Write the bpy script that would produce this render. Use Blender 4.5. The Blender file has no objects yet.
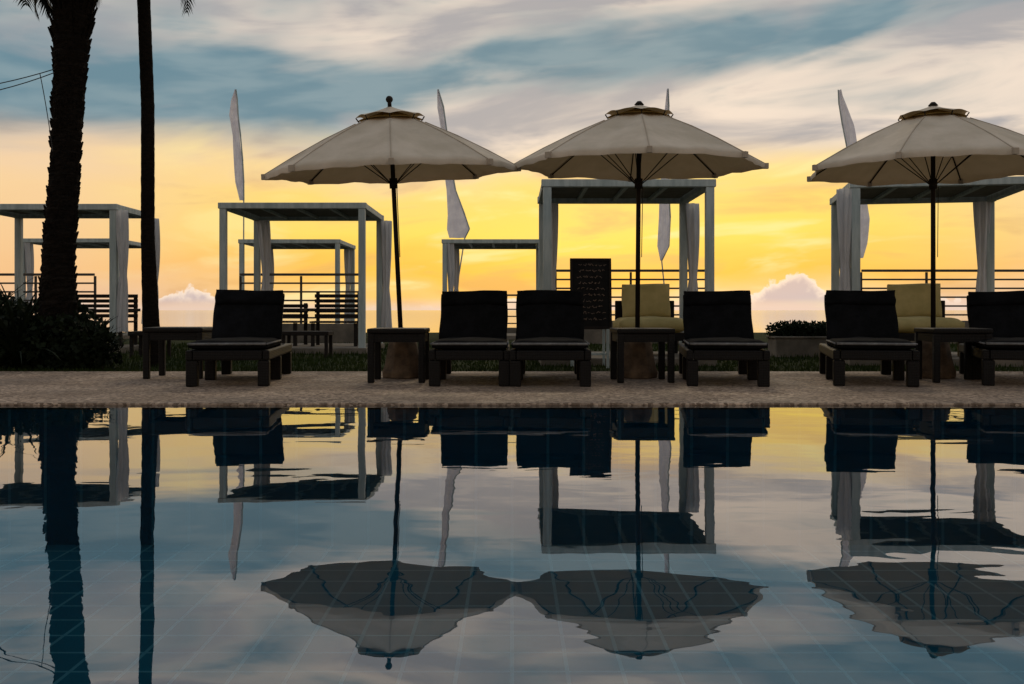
import bpy, bmesh, math, random
from mathutils import Vector, Matrix
random.seed(7)
R=math.radians
S=bpy.context.scene
COL=S.collection

def lin(c):
    r=[]
    for v in c:
        v=v/255.0
        r.append(v/12.92 if v<=0.04045 else ((v+0.055)/1.055)**2.4)
    return (r[0],r[1],r[2],1.0)

# ------------------------------------------------------------------ node helpers
class NT:
    def __init__(s,tree): s.t=tree
    def n(s,typ,**kw):
        nd=s.t.nodes.new(typ)
        for k,v in kw.items(): setattr(nd,k,v)
        return nd
    def put(s,sock,v):
        if v is None: return
        if hasattr(v,'is_output'): s.t.links.new(v,sock)
        else: sock.default_value=v
    def m(s,op,a,b=None,c=None,clamp=False):
        nd=s.n('ShaderNodeMath',operation=op); nd.use_clamp=clamp
        s.put(nd.inputs[0],a); s.put(nd.inputs[1],b); s.put(nd.inputs[2],c)
        return nd.outputs[0]
    def mix(s,f,a,b,blend='MIX'):
        nd=s.n('ShaderNodeMix',data_type='RGBA',blend_type=blend); nd.clamp_factor=True
        s.put(nd.inputs[0],f); s.put(nd.inputs[6],a); s.put(nd.inputs[7],b)
        return nd.outputs[2]
    def sm(s,v,lo,hi,a=0.0,b=1.0):
        nd=s.n('ShaderNodeMapRange',interpolation_type='SMOOTHSTEP')
        s.put(nd.inputs[0],v); nd.inputs[1].default_value=lo; nd.inputs[2].default_value=hi
        nd.inputs[3].default_value=a; nd.inputs[4].default_value=b
        return nd.outputs[0]
    def noise(s,vec,scale,detail=3,rough=0.55,dist=0.0):
        nd=s.n('ShaderNodeTexNoise'); s.put(nd.inputs['Vector'],vec)
        nd.inputs['Scale'].default_value=scale; nd.inputs['Detail'].default_value=detail
        nd.inputs['Roughness'].default_value=rough; nd.inputs['Distortion'].default_value=dist
        return nd.outputs['Fac']
    def ramp(s,f,stops):
        nd=s.n('ShaderNodeValToRGB'); cr=nd.color_ramp
        while len(cr.elements)>1: cr.elements.remove(cr.elements[-1])
        cr.elements[0].position=stops[0][0]; cr.elements[0].color=stops[0][1]
        for p,c in stops[1:]:
            e=cr.elements.new(p); e.color=c
        s.put(nd.inputs[0],f); return nd.outputs[0]
    def comb(s,x,y,z):
        nd=s.n('ShaderNodeCombineXYZ'); s.put(nd.inputs[0],x); s.put(nd.inputs[1],y); s.put(nd.inputs[2],z)
        return nd.outputs[0]

def newmat(name):
    m=bpy.data.materials.new(name); m.use_nodes=True; m.node_tree.nodes.clear()
    return m,NT(m.node_tree)

def surf(name,c1,c2,scale=6,rough=0.7,bump=0.0,bscale=40,bdist=0.01,stretch=(1,1,1),spec=0.5,metal=0,transl=0.0,tcol=None):
    m,t=newmat(name)
    tc=t.n('ShaderNodeTexCoord'); mp=t.n('ShaderNodeMapping'); mp.inputs['Scale'].default_value=stretch
    t.put(mp.inputs[0],tc.outputs['Object'])
    f=t.noise(mp.outputs[0],scale,4,0.6)
    f=t.sm(f,0.3,0.7)
    col=t.mix(f,c1,c2)
    b=t.n('ShaderNodeBsdfPrincipled'); t.put(b.inputs['Base Color'],col)
    b.inputs['Roughness'].default_value=rough; b.inputs['Metallic'].default_value=metal
    b.inputs['Specular IOR Level'].default_value=spec
    if bump:
        bn=t.n('ShaderNodeBump'); bn.inputs['Strength'].default_value=bump; bn.inputs['Distance'].default_value=bdist
        t.put(bn.inputs['Height'],t.noise(mp.outputs[0],bscale,3,0.6)); t.put(b.inputs['Normal'],bn.outputs[0])
    out=t.n('ShaderNodeOutputMaterial')
    if transl:
        tr=t.n('ShaderNodeBsdfTranslucent'); t.put(tr.inputs[0],tcol or col)
        ms=t.n('ShaderNodeMixShader'); ms.inputs[0].default_value=transl
        t.put(ms.inputs[1],b.outputs[0]); t.put(ms.inputs[2],tr.outputs[0]); t.put(out.inputs[0],ms.outputs[0])
    else: t.put(out.inputs[0],b.outputs[0])
    return m

def g(a,b,c): return (a,b,c,1)
M={}
M['white']=surf('painted_wood',g(.46,.52,.51),g(.30,.36,.36),3,.6,.25,30,.004,(4,4,.6),.3)
M['roof']=surf('roof_fabric',g(.20,.19,.17),g(.14,.13,.12),4,.9)
M['curtain']=surf('curtain_fabric',g(.74,.74,.75),g(.58,.59,.61),5,.9,.3,20,.01,(6,6,.5),.2,0,.4)
M['canopy']=surf('canvas',g(.70,.60,.48),g(.55,.47,.36),2.2,.95,.4,7,.02,(1,1,1),.1,0,.14,g(.50,.34,.15))
M['seam']=surf('canvas_seam',g(.44,.37,.29),g(.36,.30,.23),2.2,.95,0,9,.012,(1,1,1),.1)
M['vent']=surf('vent_canvas',g(.42,.29,.10),g(.30,.20,.06),5,.9,0,1,.01,(1,1,1),.15,0,.35)
M['pole']=surf('dark_wood_pole',g(.016,.011,.008),g(.010,.008,.006),8,.6,.2,40,.002,(3,3,.5),.2)
M['stone']=surf('umbrella_base_concrete',g(.20,.14,.09),g(.09,.066,.047),9,.9,.6,35,.01,(1,1,1),.2)
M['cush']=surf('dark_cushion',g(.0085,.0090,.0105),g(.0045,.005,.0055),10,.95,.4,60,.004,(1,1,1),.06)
M['piping']=surf('cushion_edge',g(.17,.17,.17),g(.09,.09,.09),20,.8)
M['ycush']=surf('pale_cushion',g(.58,.48,.22),g(.46,.38,.16),5,.9,.3,25,.01,(1,1,1),.2,0,.3)
M['board']=surf('chalk_board',g(.008,.008,.008),g(.014,.014,.014),7,.8,0,1,1,(1,1,1),.1)
M['chalk']=surf('chalk',g(.30,.21,.16),g(.2,.15,.12),60,.95)
M['rail']=surf('railing_paint',g(.05,.045,.04),g(.03,.028,.025),10,.6)
M['plinth']=surf('rendered_wall',g(.20,.17,.135),g(.11,.098,.08),3,.9,.4,30,.01,(1,1,1),.2)
M['flag']=surf('flag_fabric',g(.80,.80,.86),g(.66,.66,.74),4,.9,.2,8,.02,(1,1,1),.1,0,.45)
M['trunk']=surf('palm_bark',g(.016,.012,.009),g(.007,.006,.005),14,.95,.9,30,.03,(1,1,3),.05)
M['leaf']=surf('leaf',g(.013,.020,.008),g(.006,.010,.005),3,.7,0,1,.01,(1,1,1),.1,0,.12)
M['hedge']=surf('hedge_leaf',g(.016,.026,.012),g(.009,.015,.007),5,.7,0,1,.01,(1,1,1),.1,0,.15)
M['grass']=surf('grass_blade',g(.034,.048,.010),g(.014,.024,.006),2,.8,0,1,.01,(1,1,1),.1,0,.2)
M['wire']=surf('cable',g(.02,.02,.02),g(.02,.02,.02),2,.6)
M['slat']=surf('dark_slat_wood',g(.018,.013,.010),g(.010,.008,.007),6,.7,.3,30,.004,(1,6,6),.2)

def wicker():
    m,t=newmat('wicker')
    tc=t.n('ShaderNodeTexCoord')
    w1=t.n('ShaderNodeTexWave',wave_type='BANDS',bands_direction='Z'); w1.inputs['Scale'].default_value=22; w1.inputs['Distortion'].default_value=.6
    w2=t.n('ShaderNodeTexWave',wave_type='BANDS',bands_direction='X'); w2.inputs['Scale'].default_value=22; w2.inputs['Distortion'].default_value=.6
    for w in (w1,w2): t.put(w.inputs[0],tc.outputs['Object'])
    h=t.m('MULTIPLY',w1.outputs['Fac'],w2.outputs['Fac'])
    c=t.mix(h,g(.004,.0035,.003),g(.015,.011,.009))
    b=t.n('ShaderNodeBsdfPrincipled'); t.put(b.inputs['Base Color'],c); b.inputs['Roughness'].default_value=.55
    b.inputs['Specular IOR Level'].default_value=.18
    bn=t.n('ShaderNodeBump'); bn.inputs['Strength'].default_value=.8; bn.inputs['Distance'].default_value=.005
    t.put(bn.inputs['Height'],h); t.put(b.inputs['Normal'],bn.outputs[0])
    o=t.n('ShaderNodeOutputMaterial'); t.put(o.inputs[0],b.outputs[0]); return m
M['wicker']=wicker()

def deckmat():
    m,t=newmat('pebble_wash_paving')
    tc=t.n('ShaderNodeTexCoord'); P=tc.outputs['Object']
    v=t.n('ShaderNodeTexVoronoi'); v.inputs['Scale'].default_value=42; t.put(v.inputs['Vector'],P)
    sep=t.n('ShaderNodeSeparateColor'); t.put(sep.inputs[0],v.outputs['Color'])
    k=t.m('POWER',sep.outputs[0],1.6)
    c=t.mix(k,g(.13,.085,.055),g(.58,.43,.31))
    big=t.sm(t.noise(P,.9,4,.6),.35,.65)
    c=t.mix(t.m('MULTIPLY',big,.55),c,g(.12,.085,.06))
    b=t.n('ShaderNodeBsdfPrincipled'); t.put(b.inputs['Base Color'],c)
    t.put(b.inputs['Roughness'],t.sm(t.noise(P,1.7,3),.4,.7,.8,.6)); b.inputs['Specular IOR Level'].default_value=.25
    bn=t.n('ShaderNodeBump'); bn.inputs['Strength'].default_value=.8; bn.inputs['Distance'].default_value=.006
    bn.invert=True
    t.put(bn.inputs['Height'],v.outputs['Distance']); t.put(b.inputs['Normal'],bn.outputs[0])
    o=t.n('ShaderNodeOutputMaterial'); t.put(o.inputs[0],b.outputs[0]); return m
M['deck']=deckmat()

def tilemat():
    m,t=newmat('pool_tiles')
    tc=t.n('ShaderNodeTexCoord'); P=tc.outputs['Object']
    br=t.n('ShaderNodeTexBrick'); br.offset=0; br.inputs['Scale'].default_value=1; br.inputs['Mortar Size'].default_value=.011
    br.inputs['Mortar Smooth'].default_value=.2
    br.inputs['Brick Width'].default_value=.26; br.inputs['Row Height'].default_value=.26
    br.inputs['Color1'].default_value=g(.03,.27,.36); br.inputs['Color2'].default_value=g(.045,.35,.44); br.inputs['Mortar'].default_value=g(.34,.74,.80)
    t.put(br.inputs['Vector'],P)
    c=t.mix(t.sm(t.noise(P,.6,3),.3,.7,0,.35),br.outputs[0],g(.02,.20,.28))
    b=t.n('ShaderNodeBsdfPrincipled'); t.put(b.inputs['Base Color'],c); b.inputs['Roughness'].default_value=.6
    o=t.n('ShaderNodeOutputMaterial'); t.put(o.inputs[0],b.outputs[0]); return m
M['tile']=tilemat()

def watermat():
    m,t=newmat('pool_water')
    tc=t.n('ShaderNodeTexCoord'); P=tc.outputs['Object']
    mp=t.n('ShaderNodeMapping'); mp.inputs['Scale'].default_value=(.55,1,1); t.put(mp.inputs[0],P)
    a=t.noise(mp.outputs[0],1.1,2,.45,.4)
    bfine=t.noise(mp.outputs[0],4.5,2,.5,.3)
    patch=t.sm(t.noise(P,.35,2),.4,.65)
    h=t.m('ADD',t.m('MULTIPLY',a,1.0),t.m('MULTIPLY',bfine,t.m('MULTIPLY_ADD',patch,.18,.07)))
    bn=t.n('ShaderNodeBump'); bn.inputs['Strength'].default_value=1; bn.inputs['Distance'].default_value=.0046
    t.put(bn.inputs['Height'],h)
    fr=t.n('ShaderNodeFresnel'); fr.inputs['IOR'].default_value=2.4; t.put(fr.inputs['Normal'],bn.outputs[0])
    gl=t.n('ShaderNodeBsdfGlossy'); gl.inputs['Roughness'].default_value=.0; gl.inputs[0].default_value=g(.99,.99,1)
    t.put(gl.inputs['Normal'],bn.outputs[0])
    tr=t.n('ShaderNodeBsdfTransparent'); tr.inputs[0].default_value=g(.70,.92,.96)
    ms=t.n('ShaderNodeMixShader'); t.put(ms.inputs[0],fr.outputs[0]); t.put(ms.inputs[1],tr.outputs[0]); t.put(ms.inputs[2],gl.outputs[0])
    o=t.n('ShaderNodeOutputMaterial'); t.put(o.inputs[0],ms.outputs[0]); return m
M['water']=watermat()

def seamat():
    m,t=newmat('sea_water')
    tc=t.n('ShaderNodeTexCoord'); P=tc.outputs['Object']
    mp=t.n('ShaderNodeMapping'); mp.inputs['Scale'].default_value=(.3,1,1); t.put(mp.inputs[0],P)
    bn=t.n('ShaderNodeBump'); bn.inputs['Strength'].default_value=.06; bn.inputs['Distance'].default_value=.08
    t.put(bn.inputs['Height'],t.noise(mp.outputs[0],.4,4,.6))
    b=t.n('ShaderNodeBsdfPrincipled'); b.inputs['Base Color'].default_value=g(.60,.58,.58); b.inputs['Roughness'].default_value=.08
    b.inputs['IOR'].default_value=2.6
    t.put(b.inputs['Normal'],bn.outputs[0])
    o=t.n('ShaderNodeOutputMaterial'); t.put(o.inputs[0],b.outputs[0]); return m
M['sea']=seamat()
M['lawn']=surf('lawn_soil',g(.026,.036,.009),g(.012,.018,.006),1.5,.95,.6,40,.02,(1,1,1),.05)

# ------------------------------------------------------------------ geometry helpers
def empty(name,loc=(0,0,0),rz=0,rx=0,ry=0):
    e=bpy.data.objects.new(name,None); COL.objects.link(e)
    e.location=loc; e.rotation_euler=(rx,ry,rz); e.empty_display_size=.2
    return e
def obj(name,bm,mat,parent=None,smooth=False,loc=(0,0,0),rot=(0,0,0)):
    me=bpy.data.meshes.new(name); bm.normal_update(); bm.to_mesh(me); bm.free()
    if smooth:
        for p in me.polygons: p.use_smooth=True
    o=bpy.data.objects.new(name,me); COL.objects.link(o)
    for mm in (mat if isinstance(mat,list) else [mat]): me.materials.append(mm)
    o.parent=parent; o.location=loc; o.rotation_euler=rot
    return o
def addbox(bm,c,s,rot=None,mi=0):
    mat=Matrix.Translation(Vector(c))@(rot.to_4x4() if rot else Matrix.Identity(4))@Matrix.Diagonal((s[0],s[1],s[2],1))
    r=bmesh.ops.create_cube(bm,size=1,matrix=mat)
def addcyl(bm,a,b,r1,r2=None,seg=10):
    a=Vector(a); b=Vector(b); d=b-a
    if r2 is None: r2=r1
    q=d.to_track_quat('Z','Y').to_matrix().to_4x4()
    bmesh.ops.create_cone(bm,cap_ends=True,segments=seg,radius1=r1,radius2=r2,depth=d.length,matrix=Matrix.Translation((a+b)/2)@q)
def bev(o,w=.008,s=2):
    m=o.modifiers.new('bevel','BEVEL'); m.width=w; m.segments=s; m.limit_method='ANGLE'; return o
def boxes(name,lst,mat,parent,bw=.008,**k):
    bm=bmesh.new()
    for b in lst: addbox(bm,*b)
    return bev(obj(name,bm,mat,parent,**k),bw)
def cushion(name,c,s,mat,parent,rot=(0,0,0),puff=.02,seed=0):
    bm=bmesh.new()
    nx,ny=14,12
    rnd=random.Random(seed)
    ph=[rnd.uniform(0,6) for _ in range(6)]
    def P(u,v,side):
        x=(u-.5)*s[0]; y=(v-.5)*s[1]
        e=min(1,min(u,1-u)*9)*min(1,min(v,1-v)*9)
        e=e**.45
        z=side*(s[2]/2*(.45+.55*e)+puff*e*math.sin(math.pi*u)*math.sin(math.pi*v)*.6)
        z+=.005*math.sin(9*u+ph[0])*math.sin(7*v+ph[1])*e+.003*math.sin(17*u+ph[2])*math.sin(5*v+ph[3])*e
        k=.012*(1-e)
        return Vector((x*(1-k)+.004*math.sin(8*v+ph[4]),y*(1-k)+.006*math.sin(5*u+ph[5]),z))
    vt=[[bm.verts.new(P(i/nx,j/ny,1)) for j in range(ny+1)] for i in range(nx+1)]
    vb=[[bm.verts.new(P(i/nx,j/ny,-1)) for j in range(ny+1)] for i in range(nx+1)]
    for i in range(nx):
        for j in range(ny):
            bm.faces.new((vt[i][j],vt[i+1][j],vt[i+1][j+1],vt[i][j+1]))
            bm.faces.new((vb[i][j],vb[i][j+1],vb[i+1][j+1],vb[i+1][j]))
    for i in range(nx):
        bm.faces.new((vt[i][0],vb[i][0],vb[i+1][0],vt[i+1][0]))
        bm.faces.new((vt[i][ny],vt[i+1][ny],vb[i+1][ny],vb[i][ny]))
    for j in range(ny):
        bm.faces.new((vt[0][j],vt[0][j+1],vb[0][j+1],vb[0][j]))
        bm.faces.new((vt[nx][j],vb[nx][j],vb[nx][j+1],vt[nx][j+1]))
    return obj(name,bm,mat,parent,True,c,rot)

# ------------------------------------------------------------------ ground, pool, sea
def sheet(name,x0,x1,y0,y1,z,mat,parent=None):
    bm=bmesh.new()
    v=[bm.verts.new(p) for p in ((x0,y0,z),(x1,y0,z),(x1,y1,z),(x0,y1,z))]
    bm.faces.new(v); return obj(name,bm,mat,parent)
EDGE=7.22
sheet('sea',-6000,6000,29,9000,-1.6,M['sea'])
bm=bmesh.new()
X=[-300,-14,16,300]; Y=[-200,.5,EDGE,31]
for i in range(3):
    for j in range(3):
        if i==1 and j==1: continue
        bm.faces.new([bm.verts.new((a,b,.0)) for a,b in ((X[i],Y[j]),(X[i+1],Y[j]),(X[i+1],Y[j+1]),(X[i],Y[j+1]))])
bm.faces.new([bm.verts.new(p) for p in ((-300,31,0),(300,31,0),(300,36,-1.8),(-300,36,-1.8))])
bmesh.ops.remove_doubles(bm,verts=bm.verts,dist=.001)
obj('ground',bm,M['lawn'])
bm=bmesh.new()
def slab(x0,x1,y0,y1,z0,z1): addbox(bm,((x0+x1)/2,(y0+y1)/2,(z0+z1)/2),(x1-x0,y1-y0,z1-z0))
slab(-14.5,16.5,EDGE,10.95,-.15,.026)
slab(-20,-14.0,-4,EDGE-.002,-.15,.0255); slab(16.0,22,-4,EDGE-.002,-.15,.0255); slab(-13.998,15.998,-4,.5,-.15,.0255)
bev(obj('pool_terrace_paving',bm,M['deck']),.012)
pool=empty('swimming_pool')
bm=bmesh.new()
x0,x1,y0,y1,zb=-13.99,15.99,.51,EDGE-.01,-1.0
A=[bm.verts.new(p) for p in ((x0,y0,zb),(x1,y0,zb),(x1,y1,zb),(x0,y1,zb))]
B=[bm.verts.new(p) for p in ((x0,y0,-.02),(x1,y0,-.02),(x1,y1,-.02),(x0,y1,-.02))]
bm.faces.new(A)
for i in range(4): bm.faces.new((A[i],B[i],B[(i+1)%4],A[(i+1)%4]))
obj('basin_tiles',bm,M['tile'],pool)
sheet('water',-14,16,.5,EDGE,.008,M['water'],pool)

bm=bmesh.new()
rnd=random.Random(3)
for i in range(24000):
    y=10.93+(rnd.random()**1.7)*9; x=rnd.uniform(-.62,.62)*y
    y+=.03*math.sin(x*3.1)+.02*math.sin(x*11)
    h=rnd.uniform(.03,.07)*(1.0 if y<13 else 1.3); a=rnd.uniform(0,3.14); w=.006+.004*(y-10)/3
    dx=math.cos(a)*w; dy=math.sin(a)*w; lx=rnd.uniform(-.02,.02); ly=rnd.uniform(-.02,.02)
    bm.faces.new((bm.verts.new((x-dx,y-dy,0)),bm.verts.new((x+dx,y+dy,0)),bm.verts.new((x+lx,y+ly,h))))
obj('lawn_grass',bm,M['grass'])

# ------------------------------------------------------------------ umbrellas
def umbrella(x,y,lean=0,leany=0,rot=0,seed=0,RZ=2.12,H=2.70,ball=False):
    e=empty('patio_umbrella',(x,y,.026))
    rnd=random.Random(seed)
    bm=bmesh.new()
    prof=[(.21,0),(.215,.06),(.19,.12),(.15,.34),(.12,.40),(.05,.41)]
    ns=8; rings=[]
    for r,z in prof: rings.append([bm.verts.new((r*math.cos(2*math.pi*(k+.5)/ns),r*math.sin(2*math.pi*(k+.5)/ns),z)) for k in range(ns)])
    for a,b in zip(rings,rings[1:]):
        for k in range(ns): bm.faces.new((a[k],a[(k+1)%ns],b[(k+1)%ns],b[k]))
    bm.faces.new(rings[-1]); bm.faces.new(rings[0][::-1])
    bev(obj('base',bm,M['stone'],e),.012)
    t=empty('top'); t.parent=e; t.rotation_euler=(leany,lean,0)
    RR=1.25
    bm=bmesh.new(); addcyl(bm,(0,0,.38),(0,0,H),.024,.022,14)
    addcyl(bm,(0,0,1.88),(0,0,1.98),.04,.04,14); addcyl(bm,(0,0,.40),(0,0,.50),.036,.036,14)
    addcyl(bm,(0,0,H-.08),(0,0,H-.02),.05,.05,14)
    if ball:
        addcyl(bm,(0,0,H),(0,0,H+.06),.02,.02,10)
        bmesh.ops.create_uvsphere(bm,u_segments=12,v_segments=8,radius=.036,matrix=Matrix.Translation((0,0,H+.07)))
    else:
        addcyl(bm,(0,0,H),(0,0,H+.035),.05,.02,12)
    obj('pole',bm,M['pole'],t,True)
    N=8
    sagv=[rnd.uniform(.6,1.5) for _ in range(N)]
    php=[rnd.uniform(0,6) for _ in range(N)]
    def zr(r): 
        q=r/RR
        return H-.03-(H-.03-RZ)*(q*.90+.10*q*q)+.025*math.sin(math.pi*q)
    def canopy(r0,r1,nr,zoff,arch,sag):
        bm=bmesh.new(); sub=10; rings=[]
        for i in range(nr+1):
            r=r0+(r1-r0)*i/nr; ring=[]; q=i/nr
            for k in range(N*sub):
                pn=k//sub
                th=2*math.pi*k/(N*sub)+rot; f=(k%sub)/sub
                s=math.sin(math.pi*f)
                ch=math.cos(math.pi/N)/math.cos((f-.5)*2*math.pi/N)
                rr=r*ch*(1-.022*s*q**2)
                z=zoff(r)-sag*sagv[pn]*s*math.sin(math.pi*min(1,q*.92))+arch*s*q**3
                if sag: z+=s*(.006*math.sin(14*f+php[pn]+2*q)*q+.004*math.sin(9*q+php[pn]*2+5*f))
                ring.append(bm.verts.new((rr*math.cos(th),rr*math.sin(th),z)))
            rings.append(ring)
        n=N*sub
        for a,b in zip(rings,rings[1:]):
            for k in range(n): bm.faces.new((a[k],b[k],b[(k+1)%n],a[(k+1)%n]))
        return bm,rings
    bm,rings=canopy(.10,RR,14,zr,.020,.026)
    last=rings[-1]; n=len(last)
    low=[bm.verts.new((v.co.x*.994,v.co.y*.994,v.co.z-.045+rnd.uniform(-.003,.003))) for v in last]
    for k in range(n): bm.faces.new((last[k],low[k],low[(k+1)%n],last[(k+1)%n]))
    obj('canopy',bm,M['canopy'],t,True)
    bm,rg=canopy(.03,.34,6,lambda r:zr(r)+.035+.25*max(0,r-.1)*.35,.022,.0)
    obj('vent_cap',bm,M['canopy'],t,True)
    bm,_=canopy(.08,.33,4,lambda r:zr(r)+.008+.05*max(0,r-.1),.01,.0)
    obj('vent_lining',bm,M['vent'],t,True)
    bm=bmesh.new(); bs=bmesh.new()
    for k in range(N):
        th=2*math.pi*k/N+rot; c,s=math.cos(th),math.sin(th)
        pts=[(r*c,r*s,zr(r)-.016) for r in (.05,.45,.85,RR-.01)]
        for a,b in zip(pts,pts[1:]): addcyl(bm,a,b,.007,.007,6)
        addcyl(bm,(.035*c,.035*s,1.93),(.62*c,.62*s,zr(.62)-.02),.005,.005,6)
        addcyl(bm,(.30*c,.30*s,zr(.3)-.01),(.335*c,.335*s,zr(.335)+.055),.006,.006,6)
        p2=[(r*c,r*s,zr(r)+.002) for r in (.34,.65,.95,RR)]
        for a,b in zip(p2,p2[1:]): addcyl(bs,a,b,.006,.006,6)
        addbox(bs,(RR*c,RR*s,zr(RR)-.016),(.045,.045,.055),Matrix.Rotation(th,3,'Z'))
    obj('ribs',bm,M['pole'],t); obj('seams',bs,M['seam'],t)
    bm=bmesh.new(); addcyl(bm,(.032,-.03,1.2),(.036,-.036,1.9),.004,.004,6)
    obj('cord',bm,M['pole'],t)
    return e
umbrella(-1.09,9.95,lean=R(-2.4),leany=R(3.6),rot=R(6),seed=1,RZ=2.05,H=2.68,ball=True)
umbrella(1.25,9.95,lean=R(.25),leany=R(1.6),rot=R(-3),seed=2,RZ=2.12,H=2.71)
umbrella(4.21,9.95,lean=R(-.3),leany=R(.6),rot=R(9),seed=3,RZ=2.09,H=2.71)

# ------------------------------------------------------------------ loungers
def lounger(xf,yf,xb,yb,seed,da=0):
    cx,cy=(xf+xb)/2,(yf+yb)/2
    rz=-math.atan2(xb-xf,yb-yf)
    e=empty('sun_lounger',(cx,cy,.026),rz)
    L=.92; W=.36
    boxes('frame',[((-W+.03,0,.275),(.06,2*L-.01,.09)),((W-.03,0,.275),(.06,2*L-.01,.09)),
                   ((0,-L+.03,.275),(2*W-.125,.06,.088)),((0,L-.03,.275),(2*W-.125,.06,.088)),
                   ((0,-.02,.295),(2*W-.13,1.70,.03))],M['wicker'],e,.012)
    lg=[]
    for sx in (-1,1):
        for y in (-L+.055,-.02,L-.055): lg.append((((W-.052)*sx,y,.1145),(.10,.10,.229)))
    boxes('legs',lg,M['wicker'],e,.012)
    rnd=random.Random(seed)
    ang=R(57+da)
    bl=.62; by=.02; bz=.35
    ca,sa=math.cos(ang),math.sin(ang)
    def bp(t,off): return (0,by+ca*t-sa*off+.12, bz+sa*t+ca*off)
    boxes('backrest',[((0,0,0),(.66,bl,.035))],M['wicker'],e,.012,loc=bp(bl/2-.02,-.055),rot=(ang,0,0))
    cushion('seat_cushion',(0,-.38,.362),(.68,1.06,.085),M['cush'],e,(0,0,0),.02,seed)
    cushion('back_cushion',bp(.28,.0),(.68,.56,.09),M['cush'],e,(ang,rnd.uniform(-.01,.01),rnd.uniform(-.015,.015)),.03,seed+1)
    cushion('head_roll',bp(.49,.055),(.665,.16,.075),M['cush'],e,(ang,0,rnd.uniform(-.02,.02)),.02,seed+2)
    bm=bmesh.new(); z=.375
    addcyl(bm,(-.33,-.912,z),(.33,-.912,z),.011,.011,8)
    addcyl(bm,(-.339,-.90,z),(-.339,.1,z),.008,.008,8); addcyl(bm,(.339,-.90,z),(.339,.1,z),.008,.008,8)
    obj('cushion_piping',bm,M['piping'],e,True)
    bm=bmesh.new()
    for sx in (-.24,.24): addcyl(bm,(sx,.72,.31),(sx,bp(.45,-.08)[1],bp(.45,-.08)[2]),.012)
    obj('back_prop',bm,M['pole'],e)
    return e
lounger(-2.50,8.75,-2.70,10.55,11,2)
lounger(-.375,8.75,-.385,10.6,22)
lounger(.335,8.72,.40,10.57,33,1)
lounger(1.90,8.75,2.13,10.55,44)
lounger(3.20,8.75,3.62,10.52,55,1)
lounger(4.52,8.72,5.10,10.5,66,-1)

def table(x,y,rz=0,w=.54):
    e=empty('wicker_side_table',(x,y,.026),rz); h=.50; s=w/2
    boxes('top',[((0,0,h-.02),(w,w,.045))],M['wicker'],e,.012)
    boxes('apron',[((0,-s+.03,h-.083),(w-.125,.03,.08)),((0,s-.03,h-.083),(w-.125,.03,.08)),((-s+.03,0,h-.083),(.03,w-.125,.08)),((s-.03,0,h-.083),(.03,w-.125,.08))],M['wicker'],e,.005)
    boxes('legs',[((a*(s-.035),b*(s-.035),(h-.043)/2),(.06,.06,h-.043)) for a in (-1,1) for b in (-1,1)],M['wicker'],e,.01)
table(-1.07,9.45); table(1.23,9.45,R(2)); table(4.18,9.45,R(-3)); table(-3.33,10.0,R(3),.58)

# ------------------------------------------------------------------ cabanas
def curtain(name,x,y,ztop,zb,tie,wtop,wtie,wbot,parent,seed,offx=0,depth=.8):
    rnd=random.Random(seed); bm=bmesh.new(); n=44; nz=26; rings=[]
    ph=rnd.uniform(0,6); f=rnd.choice([5,6,7]); sw=rnd.uniform(-.03,.03)
    for j in range(nz+1):
        q=j/nz; z=ztop+(zb-ztop)*q
        if z>tie: u=(ztop-z)/(ztop-tie); w=wtop+(wtie-wtop)*(u**1.4)
        else: u=(tie-z)/(tie-zb); w=wtie+(wbot-wtie)*(u**.6)
        sway=offx*math.sin(math.pi*min(1,q*1.1))+sw*math.sin(4*q)
        ring=[]
        for k in range(n):
            th=2*math.pi*k/n
            r=1+.26*math.sin(f*th+ph+1.2*q)+.10*math.sin(13*th+ph*2)
            ring.append(bm.verts.new((x+sway+w*r*math.cos(th)*.5,y+w*depth*r*math.sin(th)*.5,z+ (0 if j<nz else rnd.uniform(-.02,.02)))))
        rings.append(ring)
    for a,b in zip(rings,rings[1:]):
        for k in range(n): bm.faces.new((a[k],a[(k+1)%n],b[(k+1)%n],b[k]))
    obj(name,bm,M['curtain'],parent,True)

def cabana(x,y,w,d,h,rz=0,cur=(1,1,1,1),seed=0,z0=0):
    e=empty('pool_cabana',(x,y,z0),rz); p=.105; bh=.095
    posts=[]
    for a in (0,w):
        for b in (0,d): posts.append(((a,b,(h-bh)/2),(p,p,h-bh)))
    boxes('posts',posts,M['white'],e,.008)
    boxes('top_beams',[((w/2,0,h-bh/2),(w+p+.04,p+.02,bh)),((w/2,d,h-bh/2),(w+p+.04,p+.02,bh)),
                       ((0,d/2,h-bh/2),(p+.02,d-p-.024,bh-.002)),((w,d/2,h-bh/2),(p+.02,d-p-.024,bh-.002))],M['white'],e,.008)
    boxes('roof_panel',[((w/2,d/2,h-.02),(w-.14,d-.14,.02))],M['roof'],e,.003)
    boxes('rafters',[((w*k/4,d/2,h-.055),(.05,d-.14,.045)) for k in (1,2,3)],M['white'],e,.004)
    boxes('platform',[((w/2,d/2,.05),(w+.16,d+.16,.10))],M['plinth'],e,.01)
    cs=[(0,0),(w,0),(0,d),(w,d)]
    for k,(a,b) in enumerate(cs):
        if cur[k]:
            sx=.105 if a==0 else -.105
            if cur[k]==2: sx=-sx
            curtain('curtain',a+sx,b+(.02 if b==0 else -.02),h-bh-.005,.25+.1*(k%2),1.05+.1*((seed+k)%3),.19,.09,.18,e,seed*7+k,offx=.03 if sx>0 else -.03)
    return e
cabana(.44,12.45,2.03,1.9,2.33,0,(0,0,1,2),1)
cabana(4.33,12.55,2.1,2.0,2.33,R(-11),(2,0,1,1),2)
cabana(-4.58,15.8,2.2,2.1,2.40,0,(0,0,1,2),3)
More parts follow.
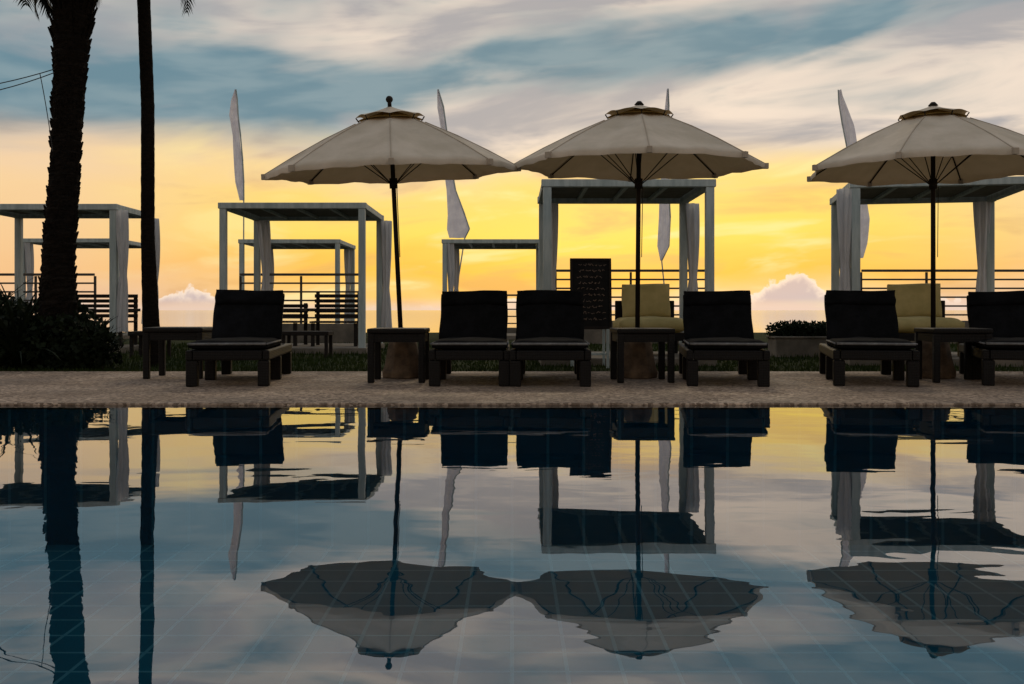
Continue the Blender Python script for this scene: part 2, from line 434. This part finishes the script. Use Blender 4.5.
cabana(-8.52,15.8,2.2,1.4,2.38,0,(1,2,0,2),4)
cabana(-6.35,23.4,2.25,2.2,2.36,0,(0,0,1,1),5)
cabana(-1.58,23.4,2.25,2.2,2.36,0,(1,0,1,0),6)
cabana(-11.5,23.4,2.2,2.2,2.38,0,(1,0,0,1),7)

def daybed(x,y,rz=0,w=.92):
    e=empty('cabana_daybed',(x,y,.10),rz)
    boxes('frame',[((0,0,.25),(w,.95,.10)),((0,.47,.49),(w-.1,.05,.48))]+[((a*(w/2-.05),b*.42,.10),(.08,.08,.198)) for a in (-1,1) for b in (-1,1)],M['wicker'],e,.01)
    cushion('seat_cushion',(0,-.02,.40),(w-.02,.92,.19),M['ycush'],e,(0,0,0),.03,5)
    cushion('back_cushion',(0,.34,.72),(w-.26,.48,.15),M['ycush'],e,(R(76),0,0),.05,6)
daybed(1.84,13.35,0,.92); daybed(5.42,13.25,R(-11),.95)

def bench(x,y,w,rz=0,h=1.0):
    e=empty('slatted_bench',(x,y,.10),rz)
    l=[((0,-.3+.12*k,.40),(w,.09,.03)) for k in range(6)]
    l+=[((0,.36,.50+.085*k),(w,.03,.06)) for k in range(int((h-.42)/.085))]
    l+=[((a*(w/2-.05),.395,h/2),(.06,.04,h)) for a in (-1,1)]
    l+=[((a*(w/2-.05),-.28,.19),(.06,.06,.385)) for a in (-1,1)]
    l+=[((a*(w/2+.022),.02,.60),(.04,.72,.05)) for a in (-1,1)]
    boxes('slats',l,M['slat'],e,.005)
bench(-2.95,16.7,.80,R(4),.92); bench(-3.95,16.9,.8,R(-3),.72); bench(-7.2,16.8,1.5,0,.85)
for (x,y,w) in ((-5.3,14.6,.5),(-3.0,14.6,.7)):
    e=empty('low_stool',(x,y,0)); 
    boxes('seat',[((0,0,.36),(w,.45,.06))]+[((a*(w/2-.04),b*.18,.165),(.05,.05,.328)) for a in (-1,1) for b in (-1,1)],M['slat'],e,.008)

# ------------------------------------------------------------------ chalkboard
e=empty('chalkboard_sign',(.955,11.95,0),R(2))
boxes('board',[((0,0,.90),(.44,.02,.80))],M['board'],e,.002,rot=(R(-5),0,0))
boxes('frame',[((-.235,-.004,.90),(.03,.035,.86)),((.235,-.004,.90),(.03,.035,.86)),((0,-.004,1.315),(.44,.035,.03)),((0,-.004,.485),(.44,.035,.03))],M['slat'],e,.004,rot=(R(-5),0,0))
boxes('stand',[((-.20,.03,.235),(.035,.03,.47)),((.20,.03,.235),(.035,.03,.47)),((0,.03,.17),(.36,.025,.03)),((-.2,.42,.5),(.03,.03,1.0)),((.2,.42,.5),(.03,.03,1.0))],M['white'],e,.004)
bm=bmesh.new(); rnd=random.Random(9)
for row in range(10):
    z=1.25-row*.073; x=-.17+rnd.uniform(0,.05)
    while x<.14+rnd.uniform(-.05,.03):
        n=rnd.randint(3,7); px,pz=x,z
        for k in range(n):
            nx=px+rnd.uniform(.004,.014); nz=z+rnd.uniform(-.016,.018)
            addcyl(bm,(px,-.0135,pz),(nx,-.0135,nz),.0022,.0022,4); px,pz=nx,nz
        x=px+.02
obj('handwriting',bm,M['chalk'],e,rot=(R(-5),0,0))

# ------------------------------------------------------------------ railings
def railing(x0,x1,y,z0,nb,gap,x_step=1.3):
    e=empty('terrace_railing',((x0+x1)/2,y,0)); L=x1-x0
    l=[]
    for k in range(nb):
        t=.035 if k<nb-1 else .05
        l.append(((0,0,z0+.12+gap*k),(L,.03 if k<nb-1 else .06,t)))
    top=z0+.12+gap*(nb-1)
    n=max(1,round(L/x_step))
    for k in range(n+1):
        l.append(((-L/2+L*k/n,.037,(z0+top-.03)/2),(.045,.04,top-.03-z0)))
    boxes('rails_and_posts',l,M['rail'],e,.004)
    boxes('plinth_wall',[((0,.05,z0/2),(L+.1,.25,z0))],M['plinth'],e,.01)
railing(.9,4.0,20.5,.48,6,.182); railing(7.2,12.6,20.5,.48,6,.182); railing(-5.6,-3.1,20.5,.42,6,.178)
railing(-13.5,-8.6,20.5,.42,6,.178)
railing(-1.9,1.2,28.2,.2,5,.2)

def leafmass(name,mat,parent,blobs,n,ls,seed):
    rnd=random.Random(seed); bm=bmesh.new()
    tot=sum(b[3]*b[4]*b[5] for b in blobs)
    for (cx,cy,cz,rx,ry,rz) in blobs:
        k=int(n*rx*ry*rz/tot)
        for i in range(k):
            while True:
                u=Vector((rnd.uniform(-1,1),rnd.uniform(-1,1),rnd.uniform(-1,1)))
                if .35<u.length<1.0+.12*rnd.random(): break
            p=Vector((cx+u.x*rx,cy+u.y*ry,max(.01,cz+u.z*rz)))
            d=Vector((rnd.gauss(0,1),rnd.gauss(0,1),rnd.gauss(.4,1))).normalized()
            s=d.cross(Vector((rnd.gauss(0,1),rnd.gauss(0,1),rnd.gauss(0,1)))).normalized()
            l=ls*rnd.uniform(.6,1.5); w=l*.3
            bm.faces.new([bm.verts.new(q) for q in (p,p+d*l*.5+s*w,p+d*l,p+d*l*.5-s*w)])
    return obj(name,bm,mat,parent)
e=empty('hedge_planter',(0,0,0))
boxes('planter_box',[((4.38,14.95,.14),(.95,.5,.28)),((4.38,14.95,.295),(1.0,.55,.03))],M['plinth'],e,.008)
leafmass('hedge',M['hedge'],e,[(3.98+.1*i,14.95,.38,.14,.22,.13) for i in range(9)],4200,.045,4)
leafmass('shrub',M['leaf'],None,[(-5.95,11.9,.35,.6,.5,.42),(-5.2,11.6,.28,.5,.4,.36),(-4.95,11.75,.22,.32,.35,.27),(-6.6,12.2,.45,.6,.5,.5),(-5.6,12.2,.42,.5,.4,.42),(-7.4,12.4,.4,.7,.5,.5)],14000,.075,8)
def spiky(name,x,y,n,L,seed,mat):
    rnd=random.Random(seed); bm=bmesh.new()
    for i in range(n):
        a=rnd.uniform(0,6.28); el=rnd.uniform(.5,1.45); l=L*rnd.uniform(.7,1.1); w=.018+.01*rnd.random()
        side=Vector((-math.sin(a),math.cos(a),0)); prev=None; p=Vector((x,y,.05)); e2=el
        for k in range(7):
            ww=w*(1-k/6.0)**.6 if k<6 else .001
            v=(bm.verts.new(p-side*ww),bm.verts.new(p+side*ww))
            if prev: bm.faces.new((prev[0],prev[1],v[1],v[0]))
            prev=v; p=p+Vector((math.cos(a)*math.cos(e2),math.sin(a)*math.cos(e2),math.sin(e2)))*l/6; e2-=.18
    obj(name,bm,mat)
spiky('spiky_plant',-5.75,11.6,70,1.25,1,M['leaf']); spiky('spiky_plant',-5.05,11.9,46,.85,2,M['leaf']); spiky('spiky_plant',-6.4,11.9,70,1.35,3,M['leaf'])

# ------------------------------------------------------------------ palms
def frond(bm,base,az,el,L,seed,droop=.17,leaf=.38):
    rnd=random.Random(seed); p=Vector(base); e2=el; n=26
    h=Vector((math.cos(az),math.sin(az),0)); side=Vector((-math.sin(az),math.cos(az),0))
    for k in range(n):
        dirv=h*math.cos(e2)+Vector((0,0,math.sin(e2)))
        q=p+dirv*L/n
        addcyl(bm,p,q,.018*(1-k/n)+.004,.018*(1-(k+1)/n)+.004,5)
        if k>3:
            f=(k-3)/(n-3); ll=leaf*math.sin(math.pi*min(1,.15+f*.85))**.6+.04
            for sgn in (-1,1):
                for m in range(2):
                    b=p+dirv*L/n*m*.5
                    d=(side*sgn*.75+dirv*.5+Vector((0,0,-.55+rnd.uniform(-.2,.1)))).normalized()
                    tip=b+d*ll*rnd.uniform(.8,1.1); w=dirv*.014
                    bm.faces.new([bm.verts.new(v) for v in (b-w,b+w,(b+tip)/2+w*1.1+Vector((0,0,.02)),tip,(b+tip)/2-w*1.1+Vector((0,0,.02)))])
        p=q; e2-=droop*(.5+k/n)
def palm(pts,rads,crown,rough,seed,nf,L,boots,lowest=.0,extra=(),droop=.13):
    rnd=random.Random(seed); e=empty('palm_tree',(0,0,0)); bm=bmesh.new()
    P=[]; total=len(pts)-1; step=44*total
    for i in range(step+1):
        u=i/step*total; k=min(int(u),total-1); f=u-k
        P.append((Vector(pts[k]).lerp(Vector(pts[k+1]),f),rads[k]*(1-f)+rads[k+1]*f))
    ns=18; rings=[]
    for i,(c,r) in enumerate(P):
        saw=(i%5)/5
        rings.append([bm.verts.new((c.x+(r*(1+rough*(saw-.4)+rnd.uniform(-.5,.5)*rough))*math.cos(2*math.pi*k/ns+i*.05),
                                    c.y+(r*(1+rough*(saw-.4)+rnd.uniform(-.5,.5)*rough))*math.sin(2*math.pi*k/ns+i*.05),c.z)) for k in range(ns)])
    for a,b in zip(rings,rings[1:]):
        for k in range(ns): bm.faces.new((a[k],a[(k+1)%ns],b[(k+1)%ns],b[k]))
    for i in range(boots):
        u=rnd.random(); idx=int(u*(len(P)-1)); c,r=P[idx]; a=rnd.uniform(0,6.28)
        d=Vector((math.cos(a)*.42,math.sin(a)*.42,.9)).normalized()
        b=c+Vector((math.cos(a),math.sin(a),0))*r*.9
        l=rnd.uniform(.05,.10)*(1+1.2*(u>.82)*u)
        addcyl(bm,b,b+d*l,.028,.010,5)
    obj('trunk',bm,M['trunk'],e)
    bm=bmesh.new()
    for i in range(nf):
        frond(bm,crown,i*2.39996+rnd.uniform(-.2,.2),lowest+(1.4-lowest)*(i/nf),L*rnd.uniform(.85,1.1),seed*50+i,droop)
    for (az,el,l,dr) in extra: frond(bm,crown,az,el,l,seed*90+int(az*10),dr,.26)
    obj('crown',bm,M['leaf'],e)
palm([(-5.36,11.8,0),(-5.38,11.8,1.2),(-5.30,11.8,2.4),(-5.24,11.8,3.5),(-5.17,11.8,4.9)],[.24,.185,.165,.18,.27],(-5.16,11.8,4.95),.10,3,18,2.2,640,.75,
     extra=((2.95,-.25,1.15,.12),(3.5,-.5,1.0,.06),(.2,-.5,.8,.10)),droop=.11)
palm([(-4.44,12.3,0),(-4.50,12.3,1.6),(-4.50,12.3,3.2),(-4.56,12.3,4.8),(-4.55,12.3,6.6)],[.11,.082,.08,.078,.075],(-4.55,12.3,6.6),.035,5,16,2.0,0,.75,
     extra=((-.1,.0,3.12,.073),),droop=.10)

bm=bmesh.new()
def cable(a,b,s,r=.006):
    a=Vector(a); b=Vector(b); n=14; pr=None
    for i in range(n+1):
        f=i/n; p=a.lerp(b,f); p.z-=s*4*f*(1-f)
        if pr: addcyl(bm,pr,p,r,r,5)
        pr=p
cable((-7.6,11.6,3.2),(-5.35,11.65,3.52),.10); cable((-7.6,11.6,3.15),(-5.35,11.65,3.48),.14)
cable((-5.5,11.6,3.45),(-5.36,11.62,2.55),-.05,.005)
obj('cable',bm,M['wire'])

# ------------------------------------------------------------------ flags
def flag(x,y,ztop,edges,base_x):
    e=empty('feather_flag',(x,y,0)); bm=bmesh.new(); K=6; rows=[]
    fine=[]
    for a,b in zip(edges,edges[1:]):
        for s in range(6):
            f=s/6; fine.append(tuple(a[i]*(1-f)+b[i]*f for i in range(3)))
    fine.append(edges[-1])
    for (dz,l,r) in fine:
        rows.append([bm.verts.new((l+(r-l)*k/K,.07*math.sin(dz*2.3+k*1.3),ztop-dz)) for k in range(K+1)])
    for a,b in zip(rows,rows[1:]):
        for k in range(K): bm.faces.new((a[k],a[k+1],b[k+1],b[k]))
    obj('sail',bm,M['flag'],e,True)
    bm=bmesh.new()
    pts=[(base_x,0,0)]+[(r+.01 if base_x>=0 else l-.01,0,ztop-dz) for dz,l,r in reversed(edges)]
    for a,b in zip(pts,pts[1:]): addcyl(bm,a,b,.022,.018,6)
    obj('pole',bm,M['white'],e)
flag(-7.72,27.8,6.86,[(0,-.02,.0),(.3,-.14,.04),(.7,-.20,.06),(1.3,-.08,.13),(2.0,-.03,.19),(2.6,.0,.22),(3.1,.1,.22)],.22)
flag(-1.95,27.8,6.86,[(0,-.14,-.12),(.5,-.14,.03),(1.2,-.02,.12),(2.0,.02,.22),(2.8,.12,.36),(3.5,.15,.62),(3.9,.13,.75),(4.15,.2,.62)],.2)
flag(4.25,27.8,6.88,[(0,.08,.1),(.5,.03,.12),(1.6,-.02,.12),(2.8,-.12,.12),(3.6,-.14,.16),(4.4,-.2,.12),(4.8,-.12,-.08)],.14)
flag(9.4,27.8,6.85,[(0,-.28,-.2),(.4,-.26,-.05),(1.0,-.16,.14),(1.8,0,.26),(2.8,.15,.5),(3.6,.2,.58),(4.3,.22,.5),(4.7,.3,.4)],-.1)

# ------------------------------------------------------------------ world
W=bpy.data.worlds.new('World'); S.world=W; W.use_nodes=True; W.node_tree.nodes.clear(); t=NT(W.node_tree)
try:
    W.cycles.sampling_method='MANUAL'; W.cycles.sample_map_resolution=256
except Exception: pass
tc=t.n('ShaderNodeTexCoord'); sp=t.n('ShaderNodeSeparateXYZ'); t.put(sp.inputs[0],tc.outputs['Generated'])
x,y,z=sp.outputs
hh=t.m('SQRT',t.m('ADD',t.m('MULTIPLY',x,x),t.m('MULTIPLY',y,y)))
hh=t.m('MAXIMUM',hh,.02)
T=t.m('DIVIDE',z,hh); AX=t.m('DIVIDE',x,t.m('MAXIMUM',t.m('ABSOLUTE',y),.05))
XH=t.m('DIVIDE',x,hh)
zs=t.m('SUBTRACT',z,t.m('MULTIPLY',x,.07))
v1=t.comb(x,y,t.m('MULTIPLY',zs,3.6)); v2=t.comb(t.m('MULTIPLY',x,2.3),t.m('MULTIPLY',y,2.3),t.m('MULTIPLY',zs,10.5))
off=t.n('ShaderNodeVectorMath',operation='ADD'); t.put(off.inputs[0],v1); off.inputs[1].default_value=(5.3,2.7,1.15)
n1=t.noise(off.outputs[0],2.6,4,.5,.4)
n2=t.noise(v2,2.2,5,.52,.45)
n3=t.noise(v2,5.0,3,.5,.2)
Tp=t.m('ADD',T,t.m('ADD',t.m('MULTIPLY',t.m('SUBTRACT',n1,.5),.10),t.m('MULTIPLY',t.m('SUBTRACT',n2,.5),.06)))
c_az=t.m('DIVIDE',t.m('ADD',t.m('MULTIPLY',x,.07),t.m('MULTIPLY',y,.997)),hh)
glow=t.sm(c_az,.87,.985)
low=t.ramp(t.m('MULTIPLY',Tp,4),[(0,lin((242,208,178))),(.06,lin((250,206,136))),(.16,lin((255,196,78))),(.30,lin((255,220,96))),(.44,lin((255,216,114))),(.58,lin((248,218,168))),(.8,lin((238,224,206)))])
lowB=t.ramp(t.m('MULTIPLY',Tp,4),[(0,lin((224,190,172))),(.15,lin((244,194,138))),(.42,lin((246,208,156))),(.62,lin((236,208,180))),(.8,lin((216,208,196)))])
lowc=t.mix(glow,lowB,low)
lowc=t.mix(t.m('MULTIPLY',t.sm(n2,.51,.66),.46),lowc,lin((204,152,106)))
lowc=t.mix(t.m('MULTIPLY',t.m('MULTIPLY',t.sm(n2,.47,.34),.65),glow),lowc,lin((255,238,166)))
Tt=t.m('SUBTRACT',T,t.m('MULTIPLY',XH,.10))
bias=t.ramp(t.m('MULTIPLY',Tt,2),[(0,g(.60,.60,.60)),(.32,g(.63,.63,.63)),(.40,g(.53,.53,.53)),(.46,g(.37,.37,.37)),(.53,g(.38,.38,.38)),(.60,g(.52,.52,.52)),(.75,g(.60,.60,.60)),(1,g(.55,.55,.55))])
um=t.m('ADD',t.m('ADD',t.m('MULTIPLY',t.m('SUBTRACT',n1,.5),1.15),t.m('MULTIPLY',t.m('SUBTRACT',n2,.5),.75)),bias)
um=t.sm(um,.32,.62)
teal=t.mix(t.sm(n3,.35,.65),lin((104,136,150)),lin((128,152,161)))
cream=t.mix(t.sm(n2,.42,.64),lin((238,220,202)),lin((170,167,168)))
up=t.mix(um,teal,cream)
sky=t.mix(t.sm(Tp,.12,.18),lowc,up)
over=t.mix(t.sm(n1,.35,.65),lin((146,160,176)),lin((186,188,192)))
sky=t.mix(t.sm(T,.42,.75),sky,over)
def gauss(c,w,h):
    d=t.m('DIVIDE',t.m('SUBTRACT',AX,c),w)
    return t.m('MULTIPLY',t.m('POWER',2.718,t.m('MULTIPLY',t.m('MULTIPLY',d,d),-1.0)),h)
H=t.m('ADD',t.m('ADD',gauss(.282,.042,.036),gauss(-.325,.036,.026)),t.m('ADD',gauss(.0,.05,.010),gauss(.44,.08,.012)))
cn=t.noise(tc.outputs['Generated'],30,2,.5,.2); cn2=t.noise(tc.outputs['Generated'],95,3,.6,.3)
cm=t.m('SUBTRACT',t.m('ADD',H,t.m('ADD',t.m('MULTIPLY',t.m('SUBTRACT',cn,.5),.045),t.m('MULTIPLY',t.m('SUBTRACT',cn2,.5),.024))),T)
front=t.m('GREATER_THAN',y,0.0)
cmask=t.m('MULTIPLY',t.m('MULTIPLY',t.sm(cm,-.001,.003),front),t.sm(T,.002,.012,.25,.9))
ccol=t.mix(t.sm(cm,.0,.016),lin((252,232,212)),lin((198,184,186)))
sky=t.mix(cmask,sky,ccol)
sky=t.mix(t.sm(T,-.002,.014,.75,0),sky,lin((232,206,190)))
dim=t.sm(c_az,-.6,.8,.85,1.0)
sky=t.mix(1.0,sky,t.comb(dim,dim,dim),'MULTIPLY')
nis=t.n('ShaderNodeTexSky'); nis.sky_type='NISHITA'; nis.sun_disc=False; nis.sun_elevation=R(5); nis.sun_rotation=R(6); nis.dust_density=2
bg1=t.n('ShaderNodeBackground'); t.put(bg1.inputs[0],sky); bg1.inputs[1].default_value=1.08
bg2=t.n('ShaderNodeBackground'); t.put(bg2.inputs[0],nis.outputs[0]); bg2.inputs[1].default_value=.05
ms=t.n('ShaderNodeMixShader'); ms.inputs[0].default_value=.06; t.put(ms.inputs[1],bg1.outputs[0]); t.put(ms.inputs[2],bg2.outputs[0])
o=t.n('ShaderNodeOutputWorld'); t.put(o.inputs[0],ms.outputs[0])

L=bpy.data.lights.new('sun','SUN'); L.energy=.5; L.angle=R(12); L.color=(1,.78,.5)
so=bpy.data.objects.new('sun',L); COL.objects.link(so)
d=Vector((.07,1,math.tan(R(32)))).normalized()
so.rotation_euler=d.to_track_quat('Z','Y').to_euler()

cam=bpy.data.cameras.new('camera'); co=bpy.data.objects.new('camera',cam); COL.objects.link(co)
co.location=(0,0,.70); co.rotation_euler=(R(90),0,0)
cam.lens=35; cam.sensor_width=36; cam.shift_y=-32/1024; cam.clip_end=20000; cam.clip_start=.05
S.camera=co
S.view_settings.view_transform='Standard'; S.view_settings.look='None'; S.view_settings.exposure=0
